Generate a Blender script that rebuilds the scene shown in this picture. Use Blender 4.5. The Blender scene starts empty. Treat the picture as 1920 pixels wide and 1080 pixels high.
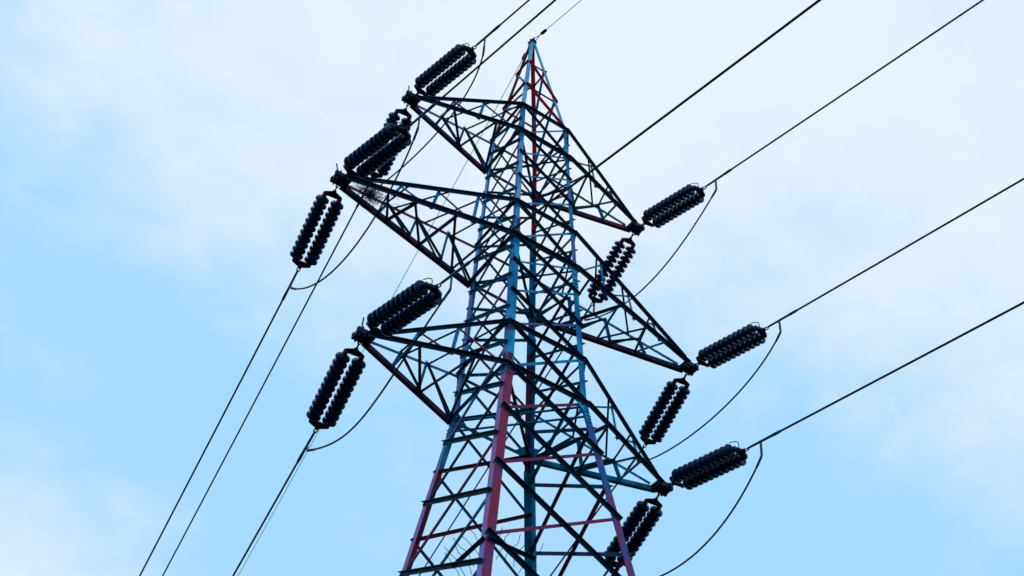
import bpy, math, random
from mathutils import Vector, Matrix

random.seed(7)
R = math.radians
S = bpy.context.scene
COL = S.collection

# ---------------------------------------------------------------- camera
cd = bpy.data.cameras.new('camera')
cam = bpy.data.objects.new('camera', cd)
COL.objects.link(cam)
cd.sensor_width = 36.0
cd.lens = 48.145
cd.clip_start = 0.1
cd.clip_end = 20000
right = Vector((0.82509, -0.56418, 0.03043))
up_v = Vector((-0.43890, -0.60610, 0.66333))
fwd = Vector((0.35579, 0.56066, 0.74771))
m = Matrix((right, up_v, -fwd)).transposed().to_4x4()
m.translation = Vector((-11.3519, -17.4062, 1.70))
cam.matrix_world = m
S.camera = cam

# ---------------------------------------------------------------- world: broken thin overcast
SUN_EL, SUN_AZ = 62.0, 250.0          # azimuth clockwise from +Y
world = bpy.data.worlds.new('World')
S.world = world
world.use_nodes = True
nt = world.node_tree
nt.nodes.clear()
N = nt.nodes.new
L = nt.links.new
out = N('ShaderNodeOutputWorld')
bg = N('ShaderNodeBackground')
bg.inputs['Strength'].default_value = 0.10
sky = N('ShaderNodeTexSky')
sky.sky_type = 'NISHITA'
sky.sun_disc = False
sky.sun_elevation = R(SUN_EL)
sky.sun_rotation = R(SUN_AZ)
tc = N('ShaderNodeTexCoord')

def vmath(op, a, b=None):
    n = N('ShaderNodeVectorMath'); n.operation = op
    L(a, n.inputs[0])
    if b is not None:
        n.inputs[1].default_value = b
    return n

def fmath(op, a, b, clamp=False):
    n = N('ShaderNodeMath'); n.operation = op; n.use_clamp = clamp
    for i, v in enumerate((a, b)):
        if isinstance(v, (int, float)):
            n.inputs[i].default_value = v
        else:
            L(v, n.inputs[i])
    return n.outputs[0]

def noise(vec, scale, detail, rough, dist=0.0):
    n = N('ShaderNodeTexNoise')
    n.inputs['Scale'].default_value = scale
    n.inputs['Detail'].default_value = detail
    n.inputs['Roughness'].default_value = rough
    n.inputs['Distortion'].default_value = dist
    L(vec, n.inputs['Vector'])
    return n.outputs['Fac']

gen = tc.outputs['Generated']
sc_v = vmath('MULTIPLY', gen, (1.0, 1.0, 1.6)).outputs[0]
n1 = noise(sc_v, 3.2, 6, 0.48, 0.5)
n2 = noise(sc_v, 11.0, 5, 0.5, 0.2)
n3 = noise(vmath('MULTIPLY', gen, (1.0, 1.4, 2.2)).outputs[0], 26.0, 6, 0.55, 0.6)
cl = fmath('ADD', fmath('MULTIPLY', fmath('SUBTRACT', n1, 0.5), 1.1), fmath('MULTIPLY', fmath('SUBTRACT', n2, 0.5), 0.9))
cl = fmath('ADD', cl, fmath('MULTIPLY', fmath('SUBTRACT', n3, 0.5), 0.35))
# cloud banks and clear gaps standing in given directions of the sky
BANKS = [  # direction, width (radians), weight (+ cloud, - clear)
    ((0.22, 0.42, 0.88), 0.24, 0.40), ((0.56, 0.22, 0.80), 0.24, 0.38), ((0.44, 0.40, 0.80), 0.20, 0.20),
    ((0.128, 0.826, 0.549), 0.075, 0.80),
    ((-0.03, 0.66, 0.75), 0.10, 0.10), ((0.06, 0.74, 0.67), 0.11, -0.26), ((0.16, 0.70, 0.69), 0.09, -0.16),
    ((0.22, 0.76, 0.60), 0.12, -0.34), ((0.40, 0.69, 0.61), 0.15, -0.45), ((0.60, 0.53, 0.60), 0.13, -0.46), ((0.72, 0.42, 0.56), 0.10, -0.20),
    ((0.50, 0.48, 0.72), 0.10, -0.16),
]
for dirv, w, wt in BANKS:
    dv = Vector(dirv).normalized()
    n = vmath('DOT_PRODUCT', gen, tuple(dv))
    # gaussian of the angle: exp(-(1-cos)*2/w^2)
    e = fmath('MULTIPLY', fmath('SUBTRACT', n.outputs['Value'], 1.0), 1.0 / (w * w))
    g = fmath('POWER', 2.71828, e)
    cl = fmath('ADD', cl, fmath('MULTIPLY', g, wt))
fac = fmath('ADD', cl, 0.42, clamp=True)
mr = N('ShaderNodeMapRange'); mr.interpolation_type = 'SMOOTHSTEP'
L(fac, mr.inputs['Value'])
mr.inputs['From Min'].default_value = -0.05
mr.inputs['From Max'].default_value = 1.12
mixb = N('ShaderNodeMix'); mixb.data_type = 'RGBA'
mixb.inputs['Factor'].default_value = 0.94
L(sky.outputs[0], mixb.inputs['A'])
mixb.inputs['B'].default_value = (4.0, 7.4, 10.55, 1)       # thin veil of cloud over blue
mixc = N('ShaderNodeMix'); mixc.data_type = 'RGBA'
L(mr.outputs[0], mixc.inputs['Factor'])
L(mixb.outputs['Result'], mixc.inputs['A'])
mixc.inputs['B'].default_value = (8.1, 9.0, 9.95, 1)       # white cloud
L(mixc.outputs['Result'], bg.inputs['Color'])
L(bg.outputs[0], out.inputs[0])

# ---------------------------------------------------------------- sun (through cloud)
sd = bpy.data.lights.new('sun', 'SUN')
sd.energy = 0.5
sd.angle = R(12)
sd.color = (1.0, 0.95, 0.88)
sun = bpy.data.objects.new('sun', sd)
COL.objects.link(sun)
ce = math.cos(R(SUN_EL))
sdir = Vector((math.sin(R(SUN_AZ)) * ce, math.cos(R(SUN_AZ)) * ce, math.sin(R(SUN_EL))))
sun.rotation_euler = sdir.to_track_quat('Z', 'Y').to_euler()
sun.location = sdir * 80

S.view_settings.view_transform = 'Standard'
S.view_settings.look = 'None'
S.view_settings.exposure = 0.0
S.view_settings.gamma = 1.0
S.view_settings.use_curve_mapping = False

# ---------------------------------------------------------------- materials
def material(name, a, b, lo=0.42, hi=0.6, scale=3.0, rough=0.55, stretch=(1, 1, 0.35), spec=0.3, bump=0.15,
             dirt=(0.02, 0.03, 0.045), dirt_amt=0.55, coord='Object', metallic=0.0, tint=(0.35, 0.7, 1.0, 1)):
    mt = bpy.data.materials.new(name)
    mt.use_nodes = True
    t = mt.node_tree
    nn, ll = t.nodes.new, t.links.new
    bs = t.nodes['Principled BSDF']
    co = nn('ShaderNodeTexCoord')
    mp = nn('ShaderNodeMapping'); mp.inputs['Scale'].default_value = stretch
    ll(co.outputs[coord], mp.inputs['Vector'])
    no = nn('ShaderNodeTexNoise'); no.inputs['Scale'].default_value = scale
    no.inputs['Detail'].default_value = 6; no.inputs['Roughness'].default_value = 0.62
    ll(mp.outputs[0], no.inputs['Vector'])
    rp = nn('ShaderNodeMapRange'); rp.interpolation_type = 'SMOOTHSTEP'
    rp.inputs['From Min'].default_value = lo; rp.inputs['From Max'].default_value = hi
    ll(no.outputs['Fac'], rp.inputs['Value'])
    mx = nn('ShaderNodeMix'); mx.data_type = 'RGBA'
    mx.inputs['A'].default_value = (*a, 1); mx.inputs['B'].default_value = (*b, 1)
    ll(rp.outputs[0], mx.inputs['Factor'])
    # grime specks
    n3 = nn('ShaderNodeTexNoise'); n3.inputs['Scale'].default_value = 17
    n3.inputs['Detail'].default_value = 5; n3.inputs['Roughness'].default_value = 0.7
    ll(co.outputs[coord], n3.inputs['Vector'])
    r3 = nn('ShaderNodeMapRange'); r3.inputs['From Min'].default_value = 0.52; r3.inputs['From Max'].default_value = 0.72
    r3.inputs['To Max'].default_value = dirt_amt
    ll(n3.outputs['Fac'], r3.inputs['Value'])
    m2 = nn('ShaderNodeMix'); m2.data_type = 'RGBA'
    ll(r3.outputs[0], m2.inputs['Factor']); ll(mx.outputs['Result'], m2.inputs['A'])
    m2.inputs['B'].default_value = (*dirt, 1)
    oi = nn('ShaderNodeObjectInfo')
    rv = nn('ShaderNodeMapRange'); rv.inputs['To Min'].default_value = 0.72; rv.inputs['To Max'].default_value = 1.2
    ll(oi.outputs['Random'], rv.inputs['Value'])
    hs = nn('ShaderNodeHueSaturation')
    ll(m2.outputs['Result'], hs.inputs['Color']); ll(rv.outputs[0], hs.inputs['Value'])
    ll(hs.outputs[0], bs.inputs['Base Color'])
    rr = nn('ShaderNodeMapRange'); rr.inputs['To Min'].default_value = max(0.05, rough - 0.12); rr.inputs['To Max'].default_value = min(1, rough + 0.15)
    ll(n3.outputs['Fac'], rr.inputs['Value']); ll(rr.outputs[0], bs.inputs['Roughness'])
    bs.inputs['Specular IOR Level'].default_value = spec
    bs.inputs['Metallic'].default_value = metallic
    bs.inputs['Specular Tint'].default_value = tint
    if bump:
        bu = nn('ShaderNodeBump'); bu.inputs['Strength'].default_value = bump; bu.inputs['Distance'].default_value = 0.01
        ll(n3.outputs['Fac'], bu.inputs['Height']); ll(bu.outputs[0], bs.inputs['Normal'])
    return mt

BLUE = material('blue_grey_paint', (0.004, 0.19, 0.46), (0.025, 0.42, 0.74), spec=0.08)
PALE = material('pale_blue_paint', (0.05, 0.38, 0.70), (0.20, 0.50, 0.85), spec=0.12)
LAV = material('faded_violet_paint', (0.15, 0.15, 0.40), (0.03, 0.25, 0.50), lo=0.45, hi=0.62, spec=0.1)
RED = material('red_paint', (0.36, 0.034, 0.080), (0.20, 0.050, 0.19), lo=0.46, hi=0.64, spec=0.08, dirt_amt=0.45, dirt=(0.06, 0.02, 0.05))
PEAKRED = material('orange_red_paint', (0.52, 0.030, 0.020), (0.34, 0.022, 0.035), spec=0.08, dirt_amt=0.4)
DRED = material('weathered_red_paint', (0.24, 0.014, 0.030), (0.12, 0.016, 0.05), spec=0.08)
VIO = material('worn_red_and_violet_paint', (0.36, 0.13, 0.36), (0.17, 0.23, 0.62), lo=0.42, hi=0.60, spec=0.1, dirt_amt=0.4)
PATCH = material('blue_paint_worn_through_to_red', (0.015, 0.12, 0.40), (0.32, 0.045, 0.17), lo=0.44, hi=0.60, scale=2.2, spec=0.1)
DARK = material('shade_darkened_steel', (0.005, 0.036, 0.078), (0.010, 0.064, 0.125), spec=0.06, dirt_amt=0.4, dirt=(0.006, 0.012, 0.02))  # shade on outer braces and undersides put into a darker steel colour
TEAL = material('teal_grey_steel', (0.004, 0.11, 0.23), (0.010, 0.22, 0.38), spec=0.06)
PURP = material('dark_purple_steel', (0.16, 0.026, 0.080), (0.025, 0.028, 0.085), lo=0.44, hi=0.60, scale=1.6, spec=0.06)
FIT = material('galvanised_fitting', (0.004, 0.012, 0.030), (0.012, 0.035, 0.075), rough=0.45, spec=0.15)
CLAMP = material('aluminium_clamp', (0.04, 0.10, 0.18), (0.03, 0.07, 0.14), rough=0.4, spec=0.3)
CABLE = material('aluminium_cable', (0.006, 0.016, 0.026), (0.012, 0.026, 0.04), rough=0.6, spec=0.15, bump=0)
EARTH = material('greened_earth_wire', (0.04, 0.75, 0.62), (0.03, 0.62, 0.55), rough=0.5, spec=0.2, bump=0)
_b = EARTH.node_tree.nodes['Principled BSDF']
_b.inputs['Transmission Weight'].default_value = 0.6      # see-through added to bare wire so sky light tints its shaded underside
PORC = material('dark_blue_glazed_porcelain', (0.001, 0.012, 0.042), (0.002, 0.020, 0.066), rough=0.12, spec=0.30, bump=0.0, dirt_amt=0.2, dirt=(.003, .006, .012))
PORC.node_tree.nodes['Principled BSDF'].inputs['Specular Tint'].default_value = (0.06, 0.32, 0.85, 1)
CAPM = material('rusty_insulator_cap', (0.42, 0.06, 0.075), (0.26, 0.045, 0.08), rough=0.6, spec=0.2)
TWIG = material('dry_twigs', (0.05, 0.07, 0.10), (0.10, 0.16, 0.24), rough=0.8, spec=0.1, bump=0)
GRASS = material('rough_grass_ground', (0.024, 0.036, 0.014), (0.042, 0.042, 0.024), scale=0.4, stretch=(1, 1, 1), rough=0.9, spec=0.05, dirt_amt=0.4)
CONC = material('concrete', (0.25, 0.25, 0.24), (0.32, 0.31, 0.29), rough=0.85, spec=0.1)

# ---------------------------------------------------------------- mesh helpers
class MB:
    """collects vertices and faces of one mesh"""
    def __init__(s):
        s.v, s.f, s.mi, s.sm = [], [], [], []
        s.cur = 0
    def face(s, idx, smooth=False):
        s.f.append(idx); s.mi.append(s.cur); s.sm.append(smooth)
    def prism(s, poly, p0, p1, ax, ay, smooth=False):
        """extrude a 2-d polygon (ax, ay coordinates) from p0 to p1"""
        n = len(poly); b = len(s.v)
        for p in (p0, p1):
            for x, y in poly:
                s.v.append(p + ax * x + ay * y)
        for i in range(n):
            j = (i + 1) % n
            s.face((b + i, b + j, b + n + j, b + n + i), smooth)
        s.face(tuple(range(b + n - 1, b - 1, -1)))
        s.face(tuple(range(b + n, b + 2 * n)))
    def box(s, c, ax, ay, az, hx, hy, hz):
        s.prism([(-hx, -hy), (hx, -hy), (hx, hy), (-hx, hy)], c - az * hz, c + az * hz, ax, ay)
    def bolt(s, p, n, r=0.016, h=0.018):
        n = n.normalized()
        a = n.orthogonal().normalized(); b = n.cross(a)
        s.prism([(r * math.cos(k * math.pi / 3), r * math.sin(k * math.pi / 3)) for k in range(6)], p, p + n * h, a, b)
    def tube(s, pts, r, seg=8, closed=False):
        pts = [Vector(p) for p in pts]
        n = len(pts); b = len(s.v)
        ref = None
        for i, p in enumerate(pts):
            if closed:
                t = pts[(i + 1) % n] - pts[i - 1]
            else:
                t = pts[min(i + 1, n - 1)] - pts[max(i - 1, 0)]
            t.normalize()
            if ref is None:
                ref = t.orthogonal().normalized()
            ref = (ref - t * ref.dot(t)).normalized()
            bi = t.cross(ref)
            rr = r[i] if isinstance(r, (list, tuple)) else r
            for k in range(seg):
                a = 2 * math.pi * k / seg
                s.v.append(p + ref * (rr * math.cos(a)) + bi * (rr * math.sin(a)))
        rows = n if closed else n - 1
        for i in range(rows):
            for k in range(seg):
                a0 = b + i * seg; a1 = b + ((i + 1) % n) * seg
                s.face((a0 + k, a0 + (k + 1) % seg, a1 + (k + 1) % seg, a1 + k), True)
        if not closed:
            s.face(tuple(range(b + seg - 1, b - 1, -1)))
            s.face(tuple(range(b + (n - 1) * seg, b + n * seg)))
    def lathe(s, prof, axis_o, ax, seg=20):
        """prof: (x along axis, radius)"""
        a = ax.orthogonal().normalized(); c = ax.cross(a); b = len(s.v); n = len(prof)
        for x, r in prof:
            for k in range(seg):
                t = 2 * math.pi * k / seg
                s.v.append(axis_o + ax * x + a * (r * math.cos(t)) + c * (r * math.sin(t)))
        for i in range(n - 1):
            for k in range(seg):
                s.face((b + i * seg + k, b + i * seg + (k + 1) % seg, b + (i + 1) * seg + (k + 1) % seg, b + (i + 1) * seg + k), True)
        s.face(tuple(range(b + seg - 1, b - 1, -1)))
        s.face(tuple(range(b + (n - 1) * seg, b + n * seg)))
    def mesh(s, name, mats):
        me = bpy.data.meshes.new(name)
        me.from_pydata([tuple(v) for v in s.v], [], s.f)
        if not isinstance(mats, (list, tuple)):
            mats = [mats]
        for mt in mats:
            me.materials.append(mt)
        me.polygons.foreach_set('material_index', s.mi)
        me.polygons.foreach_set('use_smooth', s.sm)
        me.validate()
        me.update()
        import bmesh
        bm = bmesh.new(); bm.from_mesh(me)
        bmesh.ops.recalc_face_normals(bm, faces=bm.faces[:])
        bm.to_mesh(me); bm.free()
        return me
    def build(s, name, mats, parent=None):
        o = bpy.data.objects.new(name, s.mesh(name, mats))
        COL.objects.link(o)
        if parent is not None:
            o.parent = parent
        return o

def tag(o, label=None, cat=None, group=None, kind=None):
    if label: o['label'] = label
    if cat: o['category'] = cat
    if group: o['group'] = group
    if kind: o['kind'] = kind
    return o

def empty(name, mat=None):
    o = bpy.data.objects.new(name, None)
    COL.objects.link(o)
    if mat is not None:
        o.matrix_world = mat
    o.empty_display_size = 0.2
    return o

def angle_bar(mb, p0, p1, n, w, t=0.009, side=1, w2=None, ends=0.06, bolts=True):
    """rolled L section: one flange flat in the plane whose outward normal is n (centred on the line),
    the other standing out along n at the upper (side=1) or lower (side=-1) edge"""
    d = (p1 - p0).normalized()
    n = (n - d * n.dot(d)).normalized()
    s = d.cross(n).normalized()
    if s.z * side < 0:
        s = -s
    w2 = w2 or w
    h = w / 2
    poly = [(-h, 0), (h, 0), (h, w2), (h - t, w2), (h - t, t), (-h, t)]
    a, b = p0 - d * ends, p1 + d * ends
    mb.prism(poly, a, b, s, n)
    if bolts:
        for e, sg in ((p0, 1), (p1, -1)):
            for k in (0.0, 0.075):
                mb.bolt(e + d * (sg * k) + n * t - s * (0.15 * w), n, 0.015, 0.02)
    return mb

# ---------------------------------------------------------------- ground
g = MB()
NX = 40
ext = 4000.0
coords = [math.copysign((abs(i) / NX) ** 3, i) * ext for i in range(-NX, NX + 1)]
for x in coords:
    for y in coords:
        r = math.hypot(x, y)
        z = 0.0 if r < 14 else (math.sin(x * 0.021 + 1) * math.cos(y * 0.017) * 0.9 * min(1, (r - 14) / 60))
        g.v.append(Vector((x, y, z)))
M_ = 2 * NX + 1
for i in range(M_ - 1):
    for j in range(M_ - 1):
        g.face((i * M_ + j, (i + 1) * M_ + j, (i + 1) * M_ + j + 1, i * M_ + j + 1), True)
tag(g.build('ground', GRASS), kind='structure')

# ---------------------------------------------------------------- tower geometry
Z_PK, Z_P1, Z_P2 = 35.770, 34.093, 32.505
Z1T, Z1B, Z2T, Z2B, Z3T, Z3B = 31.067, 29.852, 26.820, 25.516, 22.522, 21.223
W1, WP, SL, ASP = 0.7005, 0.0508, 0.13442, 1.02

def width(z):
    if z >= Z1T:
        return WP + (W1 - WP) * (Z_PK - z) / (Z_PK - Z1T)
    if z >= Z3B:
        return W1 + (1 - W1) * (Z1T - z) / (Z1T - Z3B)
    return 1 + SL * (Z3B - z)

SG = {'near': (-1, -1), 'right': (1, -1), 'left': (-1, 1), 'far': (1, 1)}

def P(c, z):
    w = width(z); sx, sy = SG[c]
    return Vector((sx * w, sy * w * ASP, z))

tower = empty('lattice_tower')
tag(tower, 'tall steel lattice power tower in worn blue and red paint with six tapering cross arms', 'pylon')

RING_A = [Z1T, Z1B, 28.944, 27.940, Z2T, Z2B, 24.642, 23.619, Z3T, Z3B, 19.834, 18.162, 16.25, 14.0, 11.3, 8.2, 4.5, 0.3]
RING_B = [Z1T, 30.46, 29.458, 28.445, 27.395, 26.242, 25.124, 24.140, 23.063, 21.921, 20.561, 19.004, 17.348, 15.55, 13.4, 10.8, 7.6, 4.0, 0.3]

# legs: segments (z_top, z_bottom, flange, material of the flange facing +-Y, material of the flange facing +-X)
LEGS = {
    'near': [(Z_PK, 33.2, .085, PALE, LAV), (33.2, Z1T, .09, PALE, PALE), (Z1T, 29.4, .105, BLUE, LAV), (29.4, Z2B + .3, .11, PALE, LAV),
             (Z2B + .3, Z3T, .155, BLUE, BLUE), (Z3T, Z3B - .15, .165, BLUE, LAV), (Z3B - .15, 12, .18, RED, VIO), (12, 0, .18, BLUE, PALE)],
    'right': [(Z_PK, Z1T, .08, PALE, RED), (Z1T, 28.6, .10, BLUE, BLUE), (28.6, Z2B, .105, LAV, BLUE), (Z2B, Z3B, .14, BLUE, BLUE), (Z3B, 12, .17, PATCH, PATCH), (12, 0, .17, BLUE, PALE)],
    'left': [(Z_PK, Z1T, .08, DRED, DRED), (Z1T, Z2B, .105, BLUE, PALE), (Z2B, Z3B, .145, BLUE, LAV), (Z3B, Z3B - 1.3, .17, BLUE, LAV), (Z3B - 1.3, 12, .17, DRED, VIO), (12, 0, .17, BLUE, PALE)],
    'far': [(Z_PK, 28.2, .085, PEAKRED, PEAKRED), (28.2, 24.2, .12, BLUE, BLUE), (24.2, Z3B - .4, .15, PURP, TEAL), (Z3B - .4, 12, .175, TEAL, BLUE), (12, 0, .18, BLUE, PALE)],
}
legs = {}
for c, segs in LEGS.items():
    sx, sy = SG[c]
    mb = MB(); mats = []
    for (zt, zb, fw, my, mxm) in segs:
        brk = sorted({zt, zb} | {z for z in (Z1T, Z3B) if zb < z < zt}, reverse=True)
        for za, zc in zip(brk, brk[1:]):
            a, b = P(c, za), P(c, zc)
            t = 0.014
            X, Y = Vector((1, 0, 0)), Vector((0, 1, 0))
            for mt, poly in ((my, [(0, 0), (-sx * fw, 0), (-sx * fw, -sy * t), (0, -sy * t)]),
                             (mxm, [(0, -sy * t), (-sx * t, -sy * t), (-sx * t, -sy * fw), (0, -sy * fw)])):
                if mt not in mats: mats.append(mt)
                mb.cur = mats.index(mt)
                mb.prism(poly, a, b, X, Y)
    lg = mb.build('leg', mats, tower)
    legs[c] = lg
    fo = MB(); fp = P(c, 0.0)
    fo.prism([(-.35, -.35), (.35, -.35), (.35, .35), (-.35, .35)], Vector((fp.x, fp.y, -.6)), Vector((fp.x, fp.y, .28)), Vector((1, 0, 0)), Vector((0, 1, 0)))
    fo.build('footing', CONC, tower)

lab = {'near': None}
FACES = {  # outward normal, corner a, corner b, rings
    'front': (Vector((0, -1, 0)), 'near', 'right', RING_A),
    'back': (Vector((0, 1, 0)), 'left', 'far', RING_A),
    'west': (Vector((-1, 0, 0)), 'left', 'near', RING_B),
    'east': (Vector((1, 0, 0)), 'far', 'right', RING_B),
}
def bar_size(z):
    return 0.06 if z > Z2T else (0.07 if z > Z3T else 0.082)

def inset(c1, c2, z, k=0.0):
    """point on the leg c1 moved k towards c2"""
    a, b = P(c1, z), P(c2, z)
    return a + (b - a).normalized() * k

for fname, (n, ca, cb, rings) in FACES.items():
    for i in range(len(rings) - 1):
        z0, z1 = rings[i], rings[i + 1]
        w = bar_size(z0)
        # bar on the outside of the legs, falling from corner a to corner b
        mb = MB()
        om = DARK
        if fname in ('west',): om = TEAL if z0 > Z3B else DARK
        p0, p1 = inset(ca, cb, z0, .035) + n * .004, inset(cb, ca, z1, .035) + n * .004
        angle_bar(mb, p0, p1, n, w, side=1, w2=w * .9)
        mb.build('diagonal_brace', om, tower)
        # bar on the inside, falling from corner b to corner a
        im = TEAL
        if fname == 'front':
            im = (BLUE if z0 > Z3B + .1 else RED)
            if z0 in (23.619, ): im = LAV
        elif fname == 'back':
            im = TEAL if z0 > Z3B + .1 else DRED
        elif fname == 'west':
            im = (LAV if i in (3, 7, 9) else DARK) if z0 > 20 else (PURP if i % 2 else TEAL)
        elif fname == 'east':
            im = (TEAL if i % 2 else DARK) if z0 > 20 else PURP
        mb = MB()
        p0, p1 = inset(cb, ca, z0, .05) - n * .018, inset(ca, cb, z1, .05) - n * .018
        angle_bar(mb, p0, p1, -n, w * .82, side=1, w2=w * .7)
        mb.build('counter_brace', im, tower)

# heavy horizontal struts at the cross-arm levels, gusset plates under them
for fname, (n, ca, cb, rings) in FACES.items():
    for z, w in ((Z1T, .085), (Z1B, .10), (Z2T, .09), (Z2B, .112), (Z3T, .09), (Z3B, .092)):
        mb = MB()
        wd = w if fname in ('front', 'back') else w * .75
        angle_bar(mb, inset(ca, cb, z, .02) + n * .014, inset(cb, ca, z, .02) + n * .014, n, wd, side=1, w2=wd * .8, ends=.03)
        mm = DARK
        if fname == 'back' and z in (Z2B, Z1B): mm = PURP
        if fname == 'back' and z == Z3B: mm = TEAL
        if fname == 'west' and z == Z3B: mm = TEAL
        mb.build('horizontal_strut', mm, tower)
        # gusset plates, bolted
        for c1, c2 in ((ca, cb), (cb, ca)):
            gm = MB()
            a = P(c1, z); dx = (P(c2, z) - a).normalized(); dz = (P(c1, z - 1) - a).normalized()
            big = 1.0 if z in (Z1B, Z2B, Z3B) else .72
            s = (.15 + .10 * (Z1T - z) / 10) * big * 1.15
            o_ = a + n * .0015
            if fname in ('west', 'east'): s *= .8
            th = n * .010
            pl = [(-.0, s * .9), (s * .55, s * .75), (s * 1.35, .02), (s * 1.1, -.12 * s), (s * .5, -s * .9), (0, -s * 1.1)]
            gm.prism([(x, -y) for x, y in pl], o_, o_ + th, dx, dz)
            for bx, by in ((.15, .6), (.15, .3), (.15, -.3), (.15, -.7), (.5, .25), (.55, -.3), (.9, .12), (.35, .55)):
                gm.cur = 1
                gm.bolt(o_ + th + dx * (bx * s) - dz * (by * s), n, .016, .022)
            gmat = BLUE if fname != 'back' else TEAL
            if c1 == 'near' and z == Z3B and fname == 'front': gmat = RED
            if c1 == 'near' and z == Z3T: gmat = RED if fname == 'front' else LAV
            gm.build('gusset_plate', [gmat, FIT], legs[c1])

# bracing in plan across the body at the arm levels
for z in (Z1B, Z2B, Z3B):
    for dz in ((0,) if z != Z3B else (0, -.28)):
        mb = MB()
        a, b = P('left', z + dz - .05), P('right', z + dz - .05)
        a, b = a.lerp(b, .03), a.lerp(b, .97)
        angle_bar(mb, a, b, Vector((-.7, -.7, 0)), .06, side=-1, w2=.05)
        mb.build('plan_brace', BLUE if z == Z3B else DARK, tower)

for z in (Z1B, Z2B, Z3B):
    mb = MB()
    a, b = P('near', z - .07), P('far', z - .07)
    a, b = a.lerp(b, .03), a.lerp(b, .97)
    angle_bar(mb, a, b, Vector((0, 0, -1)), .06, side=1)
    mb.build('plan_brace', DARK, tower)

# splice plates with bolts on the near and right legs
for c, zz in (('near', 25.95), ('near', 21.35), ('right', 24.85), ('right', 20.95), ('far', 21.1), ('far', 24.4), ('left', 21.0)):
    sx, sy = SG[c]
    mb = MB()
    a = P(c, zz + .26); b = P(c, zz - .26)
    d = (b - a).normalized()
    for nrm, dx in ((Vector((0, sy, 0)), Vector((-sx, 0, 0))), (Vector((sx, 0, 0)), Vector((0, -sy, 0)))):
        o0 = a + nrm * .0035 + dx * .012; o1 = b + nrm * .0035 + dx * .012
        mb.cur = 0
        mb.prism([(0, 0), (.125, 0), (.125, .009), (0, .009)], o0, o1, dx, nrm)
        for k in range(5):
            for q in (.035, .09):
                mb.cur = 1
                mb.bolt(o0.lerp(o1, (k + .5) / 5) + dx * (q + .012 * (-1) ** k) + nrm * .009, nrm, .017, .024)
    mb.build('splice_plate', [LAV if (c, zz) == ('near', 25.95) else (RED if (c, zz) == ('near', 21.35) else (BLUE if c != 'far' else TEAL)), FIT], legs[c])

# peak bracing
def peak_bar(c1, z1, c2, z2, n, w, mt, inner=False):
    mb = MB()
    p0, p1 = inset(c1, c2, z1, .02), inset(c2, c1, z2, .02)
    nn = -n if inner else n
    off = nn * (.018 if inner else .004)
    angle_bar(mb, p0 + off, p1 + off, nn, w, side=1, ends=.035)
    mb.build('peak_brace', mt, tower)
nF, nB, nW, nE = (FACES[k][0] for k in ('front', 'back', 'west', 'east'))
peak_bar('near', Z_P1, 'right', Z_P1, nF, .045, DARK, True)
peak_bar('near', Z_P2, 'right', Z_P2, nF, .05, DARK, True)
peak_bar('near', Z_P1, 'right', Z_P2, nF, .055, PEAKRED)
peak_bar('near', Z_P2, 'right', Z1T, nF, .06, PEAKRED)
peak_bar('near', Z_P1, 'left', Z_P1, nW, .05, PEAKRED)
peak_bar('near', Z_P2, 'left', Z_P2, nW, .055, PEAKRED)
peak_bar('left', Z_P1, 'near', Z_P2, nW, .05, BLUE, True)
peak_bar('left', Z_P2, 'near', Z1T, nW, .055, BLUE, True)
peak_bar('left', Z_P1, 'far', Z_P1, nB, .055, PEAKRED)
peak_bar('left', Z_P2, 'far', Z_P2, nB, .06, PEAKRED)
peak_bar('far', Z_P1, 'left', Z_P2, nB, .05, BLUE, True)
peak_bar('right', Z_P1, 'far', Z_P1, nE, .055, PEAKRED)
peak_bar('right', Z_P2, 'far', Z_P2, nE, .06, PEAKRED)
peak_bar('right', Z_P1, 'far', Z_P2, nE, .05, BLUE, True)
peak_bar('right', Z_P2, 'far', Z1T, nE, .055, BLUE, True)

# peak cap with its bolts
mb = MB()
mb.prism([(-.085, -.085), (.085, -.085), (.085, .085), (-.085, .085)], Vector((0, 0, Z_PK - .10)), Vector((0, 0, Z_PK - .02)), Vector((1, 0, 0)), Vector((0, 1, 0)))
mb.prism([(-.02, -.10), (.02, -.10), (.02, .10), (-.02, .10)], Vector((0, 0, Z_PK - .03)), Vector((0, 0, Z_PK + .09)), Vector((1, 0, 0)), Vector((0, 1, 0)))
for sy_ in (-1, 1):
    for x_ in (-.05, .05):
        mb.bolt(Vector((x_, .085 * sy_, Z_PK - .06)), Vector((0, sy_, 0)), .022, .03)
        mb.bolt(Vector((.085 * sy_, x_, Z_PK - .06)), Vector((sy_, 0, 0)), .022, .03)
mb.build('peak_cap', FIT, tower)

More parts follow.
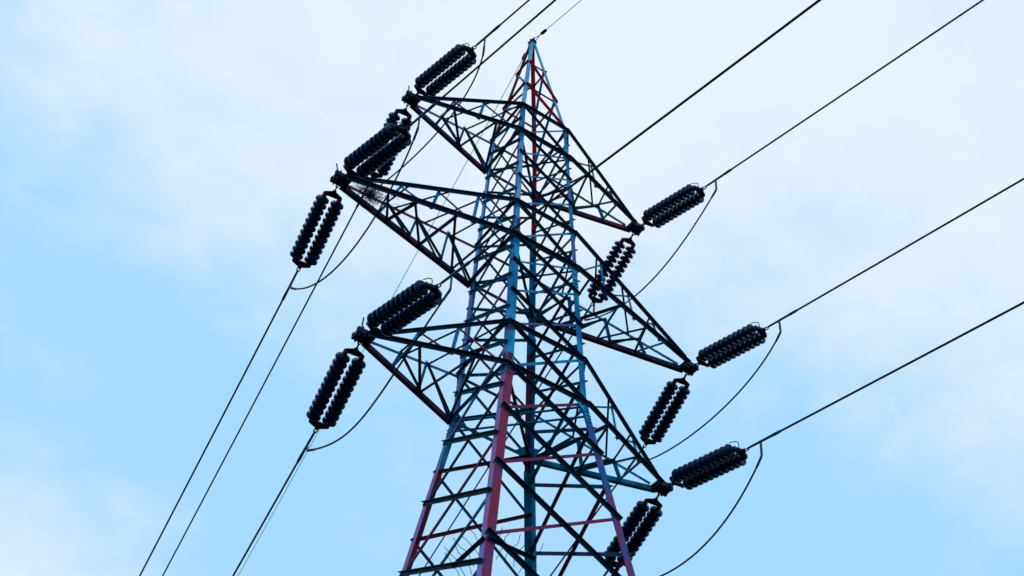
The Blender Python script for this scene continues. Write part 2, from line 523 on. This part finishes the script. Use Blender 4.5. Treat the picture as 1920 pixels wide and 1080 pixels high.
# ---------------------------------------------------------------- cross arms
TIPS = {'LT': Vector((-3.496, 0, 29.798)), 'LM': Vector((-4.862, 0, 25.473)), 'LB': Vector((-3.745, 0, 21.209)),
        'RT': Vector((3.477, 0, 29.786)), 'RM': Vector((4.907, 0, 25.431)), 'RB': Vector((3.796, 0, 21.099))}
LEV = {'T': (Z1T, Z1B), 'M': (Z2T, Z2B), 'B': (Z3T, Z3B)}
ARM_NAMES = {'LT': 'upper left cross arm', 'LM': 'long middle left cross arm', 'LB': 'lower left cross arm',
             'RT': 'upper right cross arm', 'RM': 'long middle right cross arm', 'RB': 'lower right cross arm'}
for k, tip in TIPS.items():
    zt, zb = LEV[k[1]]
    sx = -1 if k[0] == 'L' else 1
    cn, cf = ('near', 'left') if sx < 0 else ('right', 'far')
    arm = empty('cross_arm'); arm.parent = tower
    ch = {}
    y = .10
    ch['bn'] = (tip + Vector((-sx * .12, -y, 0)), P(cn, zb))
    ch['bf'] = (tip + Vector((-sx * .12, y, 0)), P(cf, zb))
    ch['tn'] = (tip + Vector((-sx * .28, -y * 1.25, .10)), P(cn, zt))
    ch['tf'] = (tip + Vector((-sx * .28, y * 1.25, .10)), P(cf, zt))
    big = {'T': .92, 'M': 1.0, 'B': .9}[k[1]]
    nface = {'n': Vector((0, -1, 0)), 'f': Vector((0, 1, 0))}
    for key, (a, b) in ch.items():
        mb = MB()
        n = nface[key[1]]
        if key[0] == 'b':
            # heavy lower chord
            if key == 'bf':
                w = .135 * big
                angle_bar(mb, a + n * .004, b + n * .026, n, w, t=.013, side=-1, w2=w * .75, ends=.02, bolts=False)
            else:
                w = .105 * big
                angle_bar(mb, a + n * .004, b + n * .026, n, w, t=.012, side=1, w2=w * .8, ends=.02, bolts=False)
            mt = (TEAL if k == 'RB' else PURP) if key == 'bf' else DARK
        else:
            w = .085 * big
            angle_bar(mb, a + n * .004, b + n * .026, n, w, t=.010, side=1, w2=w * .8, ends=.03)
            mt = DARK if key == 'tn' else {'LT': LAV, 'LM': PURP, 'LB': TEAL, 'RT': TEAL, 'RM': TEAL, 'RB': TEAL}[k]
            if key == 'tf': mt = {'LT': LAV, 'LM': DRED}.get(k, TEAL)
        mb.build('chord', mt, arm)
    def at(key, f):
        a, b = ch[key]
        return a.lerp(b, f)
    fr = [.27, .50, .75, 1.0] if k[1] == 'M' else [.30, .60, 1.0]
    for sd in 'nf':
        n = nface[sd]
        for i, f in enumerate(fr[:-1]):
            pb, pt_ = at('b' + sd, f), at('t' + sd, f + .01)
            mb = MB()
            angle_bar(mb, pb - n * .012, pt_ - n * .012, -n, .062, side=1, ends=.03)
            mb.build('post', BLUE if (sd == 'n') == (sx < 0) or sx > 0 else TEAL, arm)
            nx = fr[i + 1] if i + 1 < len(fr) else 1.0
            p1 = at('b' + sd, min(nx, .985))
            mb = MB()
            angle_bar(mb, pt_ - n * .018 + Vector((0, 0, -.02)), p1 - n * .018, -n, .045, side=1, ends=.02)
            mm = {'LB': RED if sd == 'n' else DARK, 'LT': LAV if sd == 'n' else TEAL, 'LM': LAV if (sd == 'n' and i == 1) else (BLUE if sd == 'n' else DARK)}.get(k, TEAL if sd == 'n' else DARK)
            mb.build('arm_diagonal', mm, arm)
    # zigzag lacing of the bottom face
    zz = [(.24, .33), (.40, .33), (.40, .58), (.64, .58), (.64, .84), (.90, .84)] if k[1] == 'M' else [(.30, .30), (.36, .62), (.74, .62), (.76, .97)]
    down = Vector((0, 0, -1))
    for q, (fn, ff) in enumerate(zz):
        mb = MB()
        angle_bar(mb, at('bn', fn) + down * .03, at('bf', ff) + down * .03, down, .06, side=1, ends=.05)
        mb.build('lacing_bar', DARK if q % 3 else TEAL, arm)
    # struts of the top face
    tz = [(.32, .27), (.57, .34), (.80, .58), (.99, .80)] if k[1] == 'M' else [(.36, .30), (.66, .36), (.98, .64)]
    for q, (fn, ff) in enumerate(tz):
        mb = MB()
        angle_bar(mb, at('tn', fn), at('tf', ff), Vector((0, 0, 1)), .045, side=1, ends=.04)
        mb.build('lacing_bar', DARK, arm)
    # far-side steep struts rising from the heavy chord to the thin far top chord
    tz = [(.30, .48), (.52, .72), (.77, .97)] if k[1] == 'M' else [(.33, .66), (.64, .97)]
    for q, (ft, fb) in enumerate(tz):
        mb = MB()
        angle_bar(mb, at('tf', ft) + nface['f'] * .012, at('bf', fb) + nface['f'] * .012, nface['f'], .06, side=1, ends=.03)
        mb.build('arm_diagonal', DARK, arm)
    # tip bracket: side plates, end plate, bolts, hanger lugs
    mb = MB()
    X, Y, Z = Vector((sx, 0, 0)), Vector((0, 1, 0)), Vector((0, 0, 1))
    for yy in (-.125, -.085, .085, .125):
        mb.box(tip + X * -.02 + Y * yy, X, Z, Y, .20, .075, .007)
    mb.box(tip + X * .08, X, Z, Y, .011, .085, .17)
    mb.box(tip + X * .15, X, Z, Y, .011, .06, .15)
    mb.box(tip + X * -.05 + Z * .06, X, Y, Z, .16, .12, .008)
    mb.box(tip + X * -.06 - Z * .06, X, Y, Z, .15, .12, .008)
    for xx in (-.15, -.03, .07):
        for yy in (-1, 1):
            for z_ in (-.04, .045):
                mb.bolt(tip + X * xx + Y * (.132 * yy) + Z * z_, Y * yy, .015, .016)
    for yy in (-.10, .10):
        mb.bolt(tip + X * .16 + Y * yy + Z * .02, X, .02, .03)
        mb.bolt(tip + X * (.02) + Y * yy - Z * .066, -Z, .02, .045)
    mb.build('tip_bracket', FIT, arm)
    if sx < 0:
        # upright rod at the tip
        mb = MB()
        base = tip + X * .05 + Z * .07
        dirr = {'T': Vector((-.12, .0, 1)), 'M': Vector((-.25, .05, 1)), 'B': Vector((-.0, -.05, 1))}[k[1]].normalized()
        mb.prism([(-.016, -.004), (.016, -.004), (.016, .004), (-.016, .004)], base, base + dirr * .42, dirr.cross(Y).normalized(), Y)
        mb.build('tip_rod', TEAL, arm)
    if k == 'RM':
        mb = MB()
        mb.box(tip + X * -.20 - Z * .13 + Y * -.1, X, Z, Y, .09, .014, .014)
        mb.build('tip_rod', TEAL, arm)

# climbing guard: two stub bars with wire spikes round the near leg
guard = empty('climbing_guard'); guard.parent = tower
zg = 16.08
pn = P('near', zg)
for dirv, n, mt in ((Vector((1, 0, 0)), Vector((0, -1, 0)), DARK), (Vector((0, 1, 0)), Vector((-1, 0, 0)), DARK)):
    mb = MB()
    a, b = pn + dirv * .03 + n * .006, pn + dirv * .98 + n * .006
    angle_bar(mb, a, b, n, .06, side=1, ends=.02)
    mb.build('guard_bar', mt, guard)
    for q in range(6):
        base = pn + dirv * (.18 + q * .155) + n * .03
        for ud in (1, -1):
            mb = MB()
            tilt = (n * .9 + Vector((0, 0, 1)) * ud * .55 + dirv * random.uniform(-.3, .3)).normalized()
            if ud < 0: tilt = (-n * .6 + Vector((0, 0, -1)) + dirv * random.uniform(-.25, .25)).normalized()
            ln = random.uniform(.26, .36)
            bend = dirv * random.uniform(-.05, .05) + Vector((0, 0, random.uniform(-.03, .03)))
            mb.tube([base, base + tilt * ln * .5 + bend, base + tilt * ln], .006, 6)
            mb.build('spike', DARK, guard)

# ---------------------------------------------------------------- insulator strings
XA, YA, ZA = Vector((1, 0, 0)), Vector((0, 1, 0)), Vector((0, 0, 1))
PITCH, ND, X0, YS = .147, 11, .62, .172
# one disc with its metal cap, axis along +x
mbd = MB()
mbd.lathe([(-.080, .020), (-.076, .050), (-.058, .056), (-.052, .078), (-.040, .112), (-.018, .142), (.008, .155), (.032, .157), (.050, .150), (.058, .136),
           (.050, .118), (.056, .095), (.046, .08), (.052, .05), (.064, .022)], Vector((0, 0, 0)), XA, 24)
disc_mesh = mbd.mesh('insulator_disc', PORC)
mbc = MB()
mbc.lathe([(-.105, .016), (-.10, .046), (-.05, .054), (-.015, .056), (.0, .05)], Vector((0, 0, 0)), XA, 14)
cap_mesh = mbc.mesh('insulator_cap', CAPM)
mbs = MB()
mbs.tube([Vector((-.1, 0, 0)), Vector((PITCH * (ND - 1) + .14, 0, 0))], .018, 8)
pin_mesh = mbs.mesh('string_rod', FIT)
# links between tip and yoke
mbl = MB()
loop = [Vector((.15 + .105 * math.cos(a) , .055 * math.sin(a) * (1.0 if math.cos(a) < 0 else .6), .0)) for a in [i * math.pi / 9 for i in range(18)]]
mbl.tube(loop, .013, 8, closed=True)
loop = [Vector((.285 + .055 * math.cos(a), 0, .032 * math.sin(a))) for a in [i * math.pi / 8 for i in range(16)]]
mbl.tube(loop, .013, 8, closed=True)
mbl.tube([Vector((.03, -.06, 0)), Vector((.03, .06, 0))], .018, 8)
link_mesh = mbl.mesh('shackle', FIT)
def yoke(x_apex, x_base, th=.018):
    """flat triangular plate with rounded ends"""
    mb = MB()
    s = 1 if x_base > x_apex else -1
    pts = []
    for cx, cy, r, a0, a1 in ((x_apex, 0, .045, 90, 270), (x_base, -(YS + .01), .04, 200, 350), (x_base, YS + .01, .04, 10, 160)):
        for q in range(6):
            a = math.radians(a0 + (a1 - a0) * q / 5)
            pts.append((cx + s * r * math.cos(a), cy + r * math.sin(a)))
    mb.prism(pts, ZA * -th, ZA * th, XA, YA)
    for cy in (-YS, YS):
        mb.bolt(Vector((x_base, cy, th)), ZA, .025, .03); mb.bolt(Vector((x_base, cy, -th)), -ZA, .025, .03)
    return mb
top_yoke = yoke(.365, .468, .014).mesh('yoke_plate', FIT)
XE = X0 + PITCH * (ND - 1) + .12            # live end of the discs
mby = yoke(XE + .135, XE + .035, .030)
for cy in (-YS, YS):
    mby.lathe([(-.09, .03), (-.06, .055), (.02, .055), (.05, .03)], Vector((XE + .01, cy, 0)), XA, 12)
live_yoke = mby.mesh('yoke_plate', FIT)
mbe = MB()
loop = [Vector((XE + .205 + .065 * math.cos(a), .034 * math.sin(a), 0)) for a in [i * math.pi / 8 for i in range(16)]]
mbe.tube(loop, .014, 8, closed=True)
eye_mesh = mbe.mesh('eye_link', FIT)
SLEN = XE + .265
mbh = MB()
mbh.tube([Vector((XE + .05, -.05, .03)), Vector((XE + .05, -.06, .17)), Vector((XE + .035, -.075, .225)), Vector((XE - .01, -.10, .245)), Vector((XE - .09, -.15, .235)), Vector((XE - .12, -.16, .225))], .010, 7)
horn_mesh = mbh.mesh('arcing_horn', FIT)

def child(name, me, parent, loc=(0, 0, 0), coll=COL):
    o = bpy.data.objects.new(name, me)
    coll.objects.link(o)
    o.parent = parent
    o.location = loc
    return o

def frame(origin, d):
    x = d.normalized()
    yv = Vector((0, 0, 1)).cross(x).normalized()
    zv = x.cross(yv)
    mm = Matrix((x, yv, zv)).transposed().to_4x4()
    mm.translation = origin
    return mm

def direction(az, s, sgn):
    return Vector((math.sin(R(az)), sgn * math.cos(R(az)), s)).normalized()

proto = empty('insulator_string')
child('shackle', link_mesh, proto)
child('yoke_plate', top_yoke, proto)
child('yoke_plate', live_yoke, proto)
child('eye_link', eye_mesh, proto)
for cy in (-YS, YS):
    st = child('disc_string', pin_mesh, proto, (X0, cy, 0))
    child('clevis_cap', cap_mesh, st, (-.062, 0, 0))
    for q in range(ND):
        child('disc', disc_mesh, st, (q * PITCH, 0, 0))

def copy_thing(o):
    r = o.copy(); COL.objects.link(r)
    for chd in list(o.children):
        c = chd.copy(); COL.objects.link(c); c.parent = r
        for gch in list(chd.children):
            g_ = gch.copy(); COL.objects.link(g_); g_.parent = c
    return r

STR = {'LTup': (9.0147, -0.1458), 'LMup': (9.0097, -0.1759), 'LBup': (8.5458, -0.157), 'RTup': (8.6551, -0.1814), 'RMup': (9.0428, -0.1441),
       'RBup': (7.7231, -0.1596), 'LMdn': (7.5337, -0.3001), 'LBdn': (7.3378, -0.3028), 'LTdn': (7.4884, -0.2431), 'RTdn': (4.0156, -0.4189),
       'RMdn': (8.3591, -0.318), 'RBdn': (6.3216, -0.2819)}
CON = {'LTup': (8.457, -0.1051), 'LMup': (7.972, -0.1017), 'LBup': (7.871, -0.1), 'RTup': (8.433, -0.1055), 'RMup': (8.275, -0.1036),
       'RBup': (8.025, -0.0994), 'LMdn': (5.906, -0.238), 'LBdn': (5.546, -0.2365), 'LTdn': (5.985, -0.2383), 'RTdn': (5.995, -0.2387),
       'RMdn': (4.988, -0.2296), 'RBdn': (6.5, -0.24)}
ARMW = {'LT': 'uppermost left arm', 'LM': 'long middle left arm', 'LB': 'lowest left arm', 'RT': 'uppermost right arm', 'RM': 'long middle right arm', 'RB': 'lowest right arm'}
S_LEN = 2.42
first = True
for key, (az, s) in STR.items():
    k, way = key[:2], key[2:]
    sgn = -1 if way == 'up' else 1
    d = direction(az, s, sgn)
    o = proto if first else copy_thing(proto)
    first = False
    off = (S_LEN - SLEN)
    o.matrix_world = frame(TIPS[k] + d * off + Vector((0, 0, -.02)), d)
    if way == 'up':
        txt = 'double insulator string stretching up and right from tip of %s' % ARMW[k]
    else:
        txt = 'double insulator string slanting down and left from tip of %s' % ARMW[k]
    tag(o, txt, 'insulator', 'double insulator strings at the cross arm tips')
STRINGS = [o for o in COL.objects if o.get('category') == 'insulator']
for o in STRINGS:
    if 'up and right' in o['label']:
        h = bpy.data.objects.new('arcing_horn', horn_mesh); COL.objects.link(h); h.parent = o

# ---------------------------------------------------------------- conductors with dead-end clamps
def cable(mb, E, d, span, r, sag_sign=True, n=70, seg=8):
    """parabola leaving E along d, level again at the far end of the span"""
    h = Vector((d.x, d.y, 0)); hl = h.length; h /= hl
    s = d.z / hl
    pts = []
    for i in range(n + 1):
        x = span * (i / n) ** 2
        pts.append(E + h * x + Vector((0, 0, s * x * (1 - x / span))))
    mb.tube(pts, r, seg)

def frame_pts(E, d, prof):
    return [(E + d * x, r) for x, r in prof]

for key, (az, s) in STR.items():
    k, way = key[:2], key[2:]
    sgn = -1 if way == 'up' else 1
    E = TIPS[k] + direction(az, s, sgn) * S_LEN
    d = direction(*CON[key], sgn)
    t = empty('conductor_cable', Matrix.Translation(E))
    if way == 'up':
        txt = {'LT': 'black conductor leaving the uppermost left insulator string for the top of the picture',
               'LM': 'black conductor from long middle left arm passing just below the topmost insulators',
               'LB': 'black conductor from the upper string of the lowest left arm, crossing the tower lattice',
               'RT': 'black conductor rising to the upper right from the uppermost right arm',
               'RM': 'black conductor rising to the right edge from the long middle right arm',
               'RB': 'black conductor rising to the right edge from the lowest right arm'}[k]
    else:
        txt = {'LT': 'black conductor descending to lower left from behind the nest on the middle left arm',
               'LM': 'leftmost black conductor descending to lower left from the long middle left arm',
               'LB': 'black conductor descending to lower left from the lowest left arm beside the teal wire',
               'RT': 'conductor seen through the lattice running down from the uppermost right arm',
               'RM': 'conductor seen through the lattice running down from the long middle right arm',
               'RB': 'conductor running out of the bottom edge from the lowest right arm'}[k]
    tag(t, txt, 'power line', 'conductors strung from the insulators')
    mb = MB(); cable(mb, Vector((0, 0, 0)), d, 280 if sgn < 0 else 310, .022)
    mb.build('cable', CABLE, t)
    mb = MB()
    prof = [(-.02, .012), (.03, .016), (.05, .026), (.62, .030), (.66, .034), (.80, .034), (.86, .024)]
    mb.tube([d * x for x, r in prof], [r for x, r in prof], 10)
    mb.build('dead_end_clamp', CLAMP, t)

# ---------------------------------------------------------------- jumper loops under the arms
JB = {'LT': [(-3.07, -2.68, 29.04), (-2.74, -2.05, 27.24), (-3.33, 1.87, 27.99), (-3.15, 2.66, 28.99)],
      'LM': [(-4.44, -2.67, 24.64), (-4.32, -1.63, 23.35), (-4.05, 1.23, 23.18), (-4.52, 2.62, 24.52)],
      'LB': [(-3.34, -2.68, 20.42), (-3.93, -1.24, 18.3), (-2.94, 1.15, 19.65), (-3.41, 2.62, 20.25)],
      'RT': [(3.88, -2.67, 28.94), (3.53, -0.72, 26.87), (3.82, 1.14, 27.7), (3.66, 2.54, 28.56)],
      'RM': [(5.33, -2.68, 24.68), (5.2, -1.46, 23.29), (5.27, 1.53, 23.76), (5.29, 2.6, 24.43)],
      'RB': [(4.16, -2.67, 20.31), (4.01, -1.01, 18.35), (4.27, 1.21, 19.38), (4.09, 2.64, 20.19)]}
for k, b in JB.items():
    b = [Vector(q) for q in b]
    t = empty('jumper_cable', Matrix.Translation(b[0]))
    tag(t, 'slack black jumper cable looping between the two insulator strings of the %s' % ARMW[k], 'cable', 'jumper loops under the cross arms')
    o0 = b[0]
    pts = []
    for i in range(41):
        u = i / 40
        pts.append(((1 - u) ** 3) * b[0] + 3 * (1 - u) ** 2 * u * b[1] + 3 * (1 - u) * u * u * b[2] + u ** 3 * b[3] - o0)
    mb = MB(); mb.tube(pts, .019, 8); mb.build('cable', CABLE, t)
    # terminal lugs bolted to the clamps
    for end, key, sgn in ((0, k + 'up', -1), (40, k + 'dn', 1)):
        E = TIPS[k] + direction(*STR[key], sgn) * S_LEN - o0
        dd = direction(*CON[key], sgn)
        A = E + dd * .33
        e = pts[end]
        tn = (pts[1] - pts[0]).normalized() if end == 0 else (pts[39] - pts[40]).normalized()
        mb = MB()
        ax = (e - A).normalized(); sd = ax.cross(Vector((1, 0, 0))).normalized()
        nr = ax.cross(sd)
        mb.prism([(-.028, -.009), (.028, -.009), (.028, .009), (-.028, .009)], A, A + ax * ((e - A).length * .95), sd, nr)
        for q in (.3, .55, .8):
            mb.bolt(A.lerp(e, q) + nr * .009, nr, .012, .012)
        mb.tube([e - ax * .03, e + tn * .03, e + tn * .26], [.026, .028, .024], 10)
        mb.build('terminal_lug', CLAMP, t)

# ---------------------------------------------------------------- earth wires from the peak
pk = Vector((0, 0, Z_PK))
for az, s, sgn, txt in ((8.19, -.095, -1, 'thin teal earth wire rising from the tower peak towards the top edge'),
                        (4.532, -.3754, 1, 'thin teal earth wire running from the peak down behind the left arms')):
    d = direction(az, s, sgn)
    t = empty('earth_wire', Matrix.Translation(pk + d * .08))
    tag(t, txt, 'earth wire', 'earth wires on the tower peak')
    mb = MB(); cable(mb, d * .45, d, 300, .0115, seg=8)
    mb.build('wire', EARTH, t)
    mb = MB()
    for c0, ln, flip in ((.06, .085, 0), (.20, .075, 1)):
        sd = d.cross(Vector((0, 0, 1))).normalized(); u = sd.cross(d)
        q = u if flip else sd
        mb.tube([d * (c0 + ln * math.cos(a)) + q * (.04 * math.sin(a)) for a in [i * math.pi / 7 for i in range(14)]], .010, 7, closed=True)
    mb.build('link', FIT, t)
    mb = MB(); mb.tube([d * .27, d * .30, d * .50, d * .53], [.016, .032, .032, .012], 10)
    mb.box(d * .40, d, d.cross(Vector((0, 0, 1))).normalized(), Vector((0, 0, 1)), .08, .045, .018)
    mb.build('dead_end_clamp', FIT, t)

# ---------------------------------------------------------------- bird nest on the middle left arm
ctr = Vector((-4.10, .02, 25.52))
nest = MB()
rng = random.Random(11)
for i in range(330):
    a = rng.uniform(0, 2 * math.pi); rr = abs(rng.gauss(0, .5))
    p = ctr + Vector((.52 * rr * math.cos(a), .24 * rr * math.sin(a), rng.gauss(.0, .09)))
    dv = Vector((rng.gauss(0, 1), rng.gauss(0, .8), rng.gauss(0, .42))).normalized()
    ln = rng.uniform(.10, .30) if i > 60 else rng.uniform(.25, .42)
    bend = Vector((rng.gauss(0, .02), rng.gauss(0, .02), rng.gauss(0, .02)))
    nest.tube([p - dv * ln / 2, p + bend, p + dv * ln / 2], [.0032, .0042, .002], 4)
no = nest.build('bird_nest', TWIG)
tag(no, 'untidy twig nest wedged between the chords near the tip of the middle left arm', 'nest')
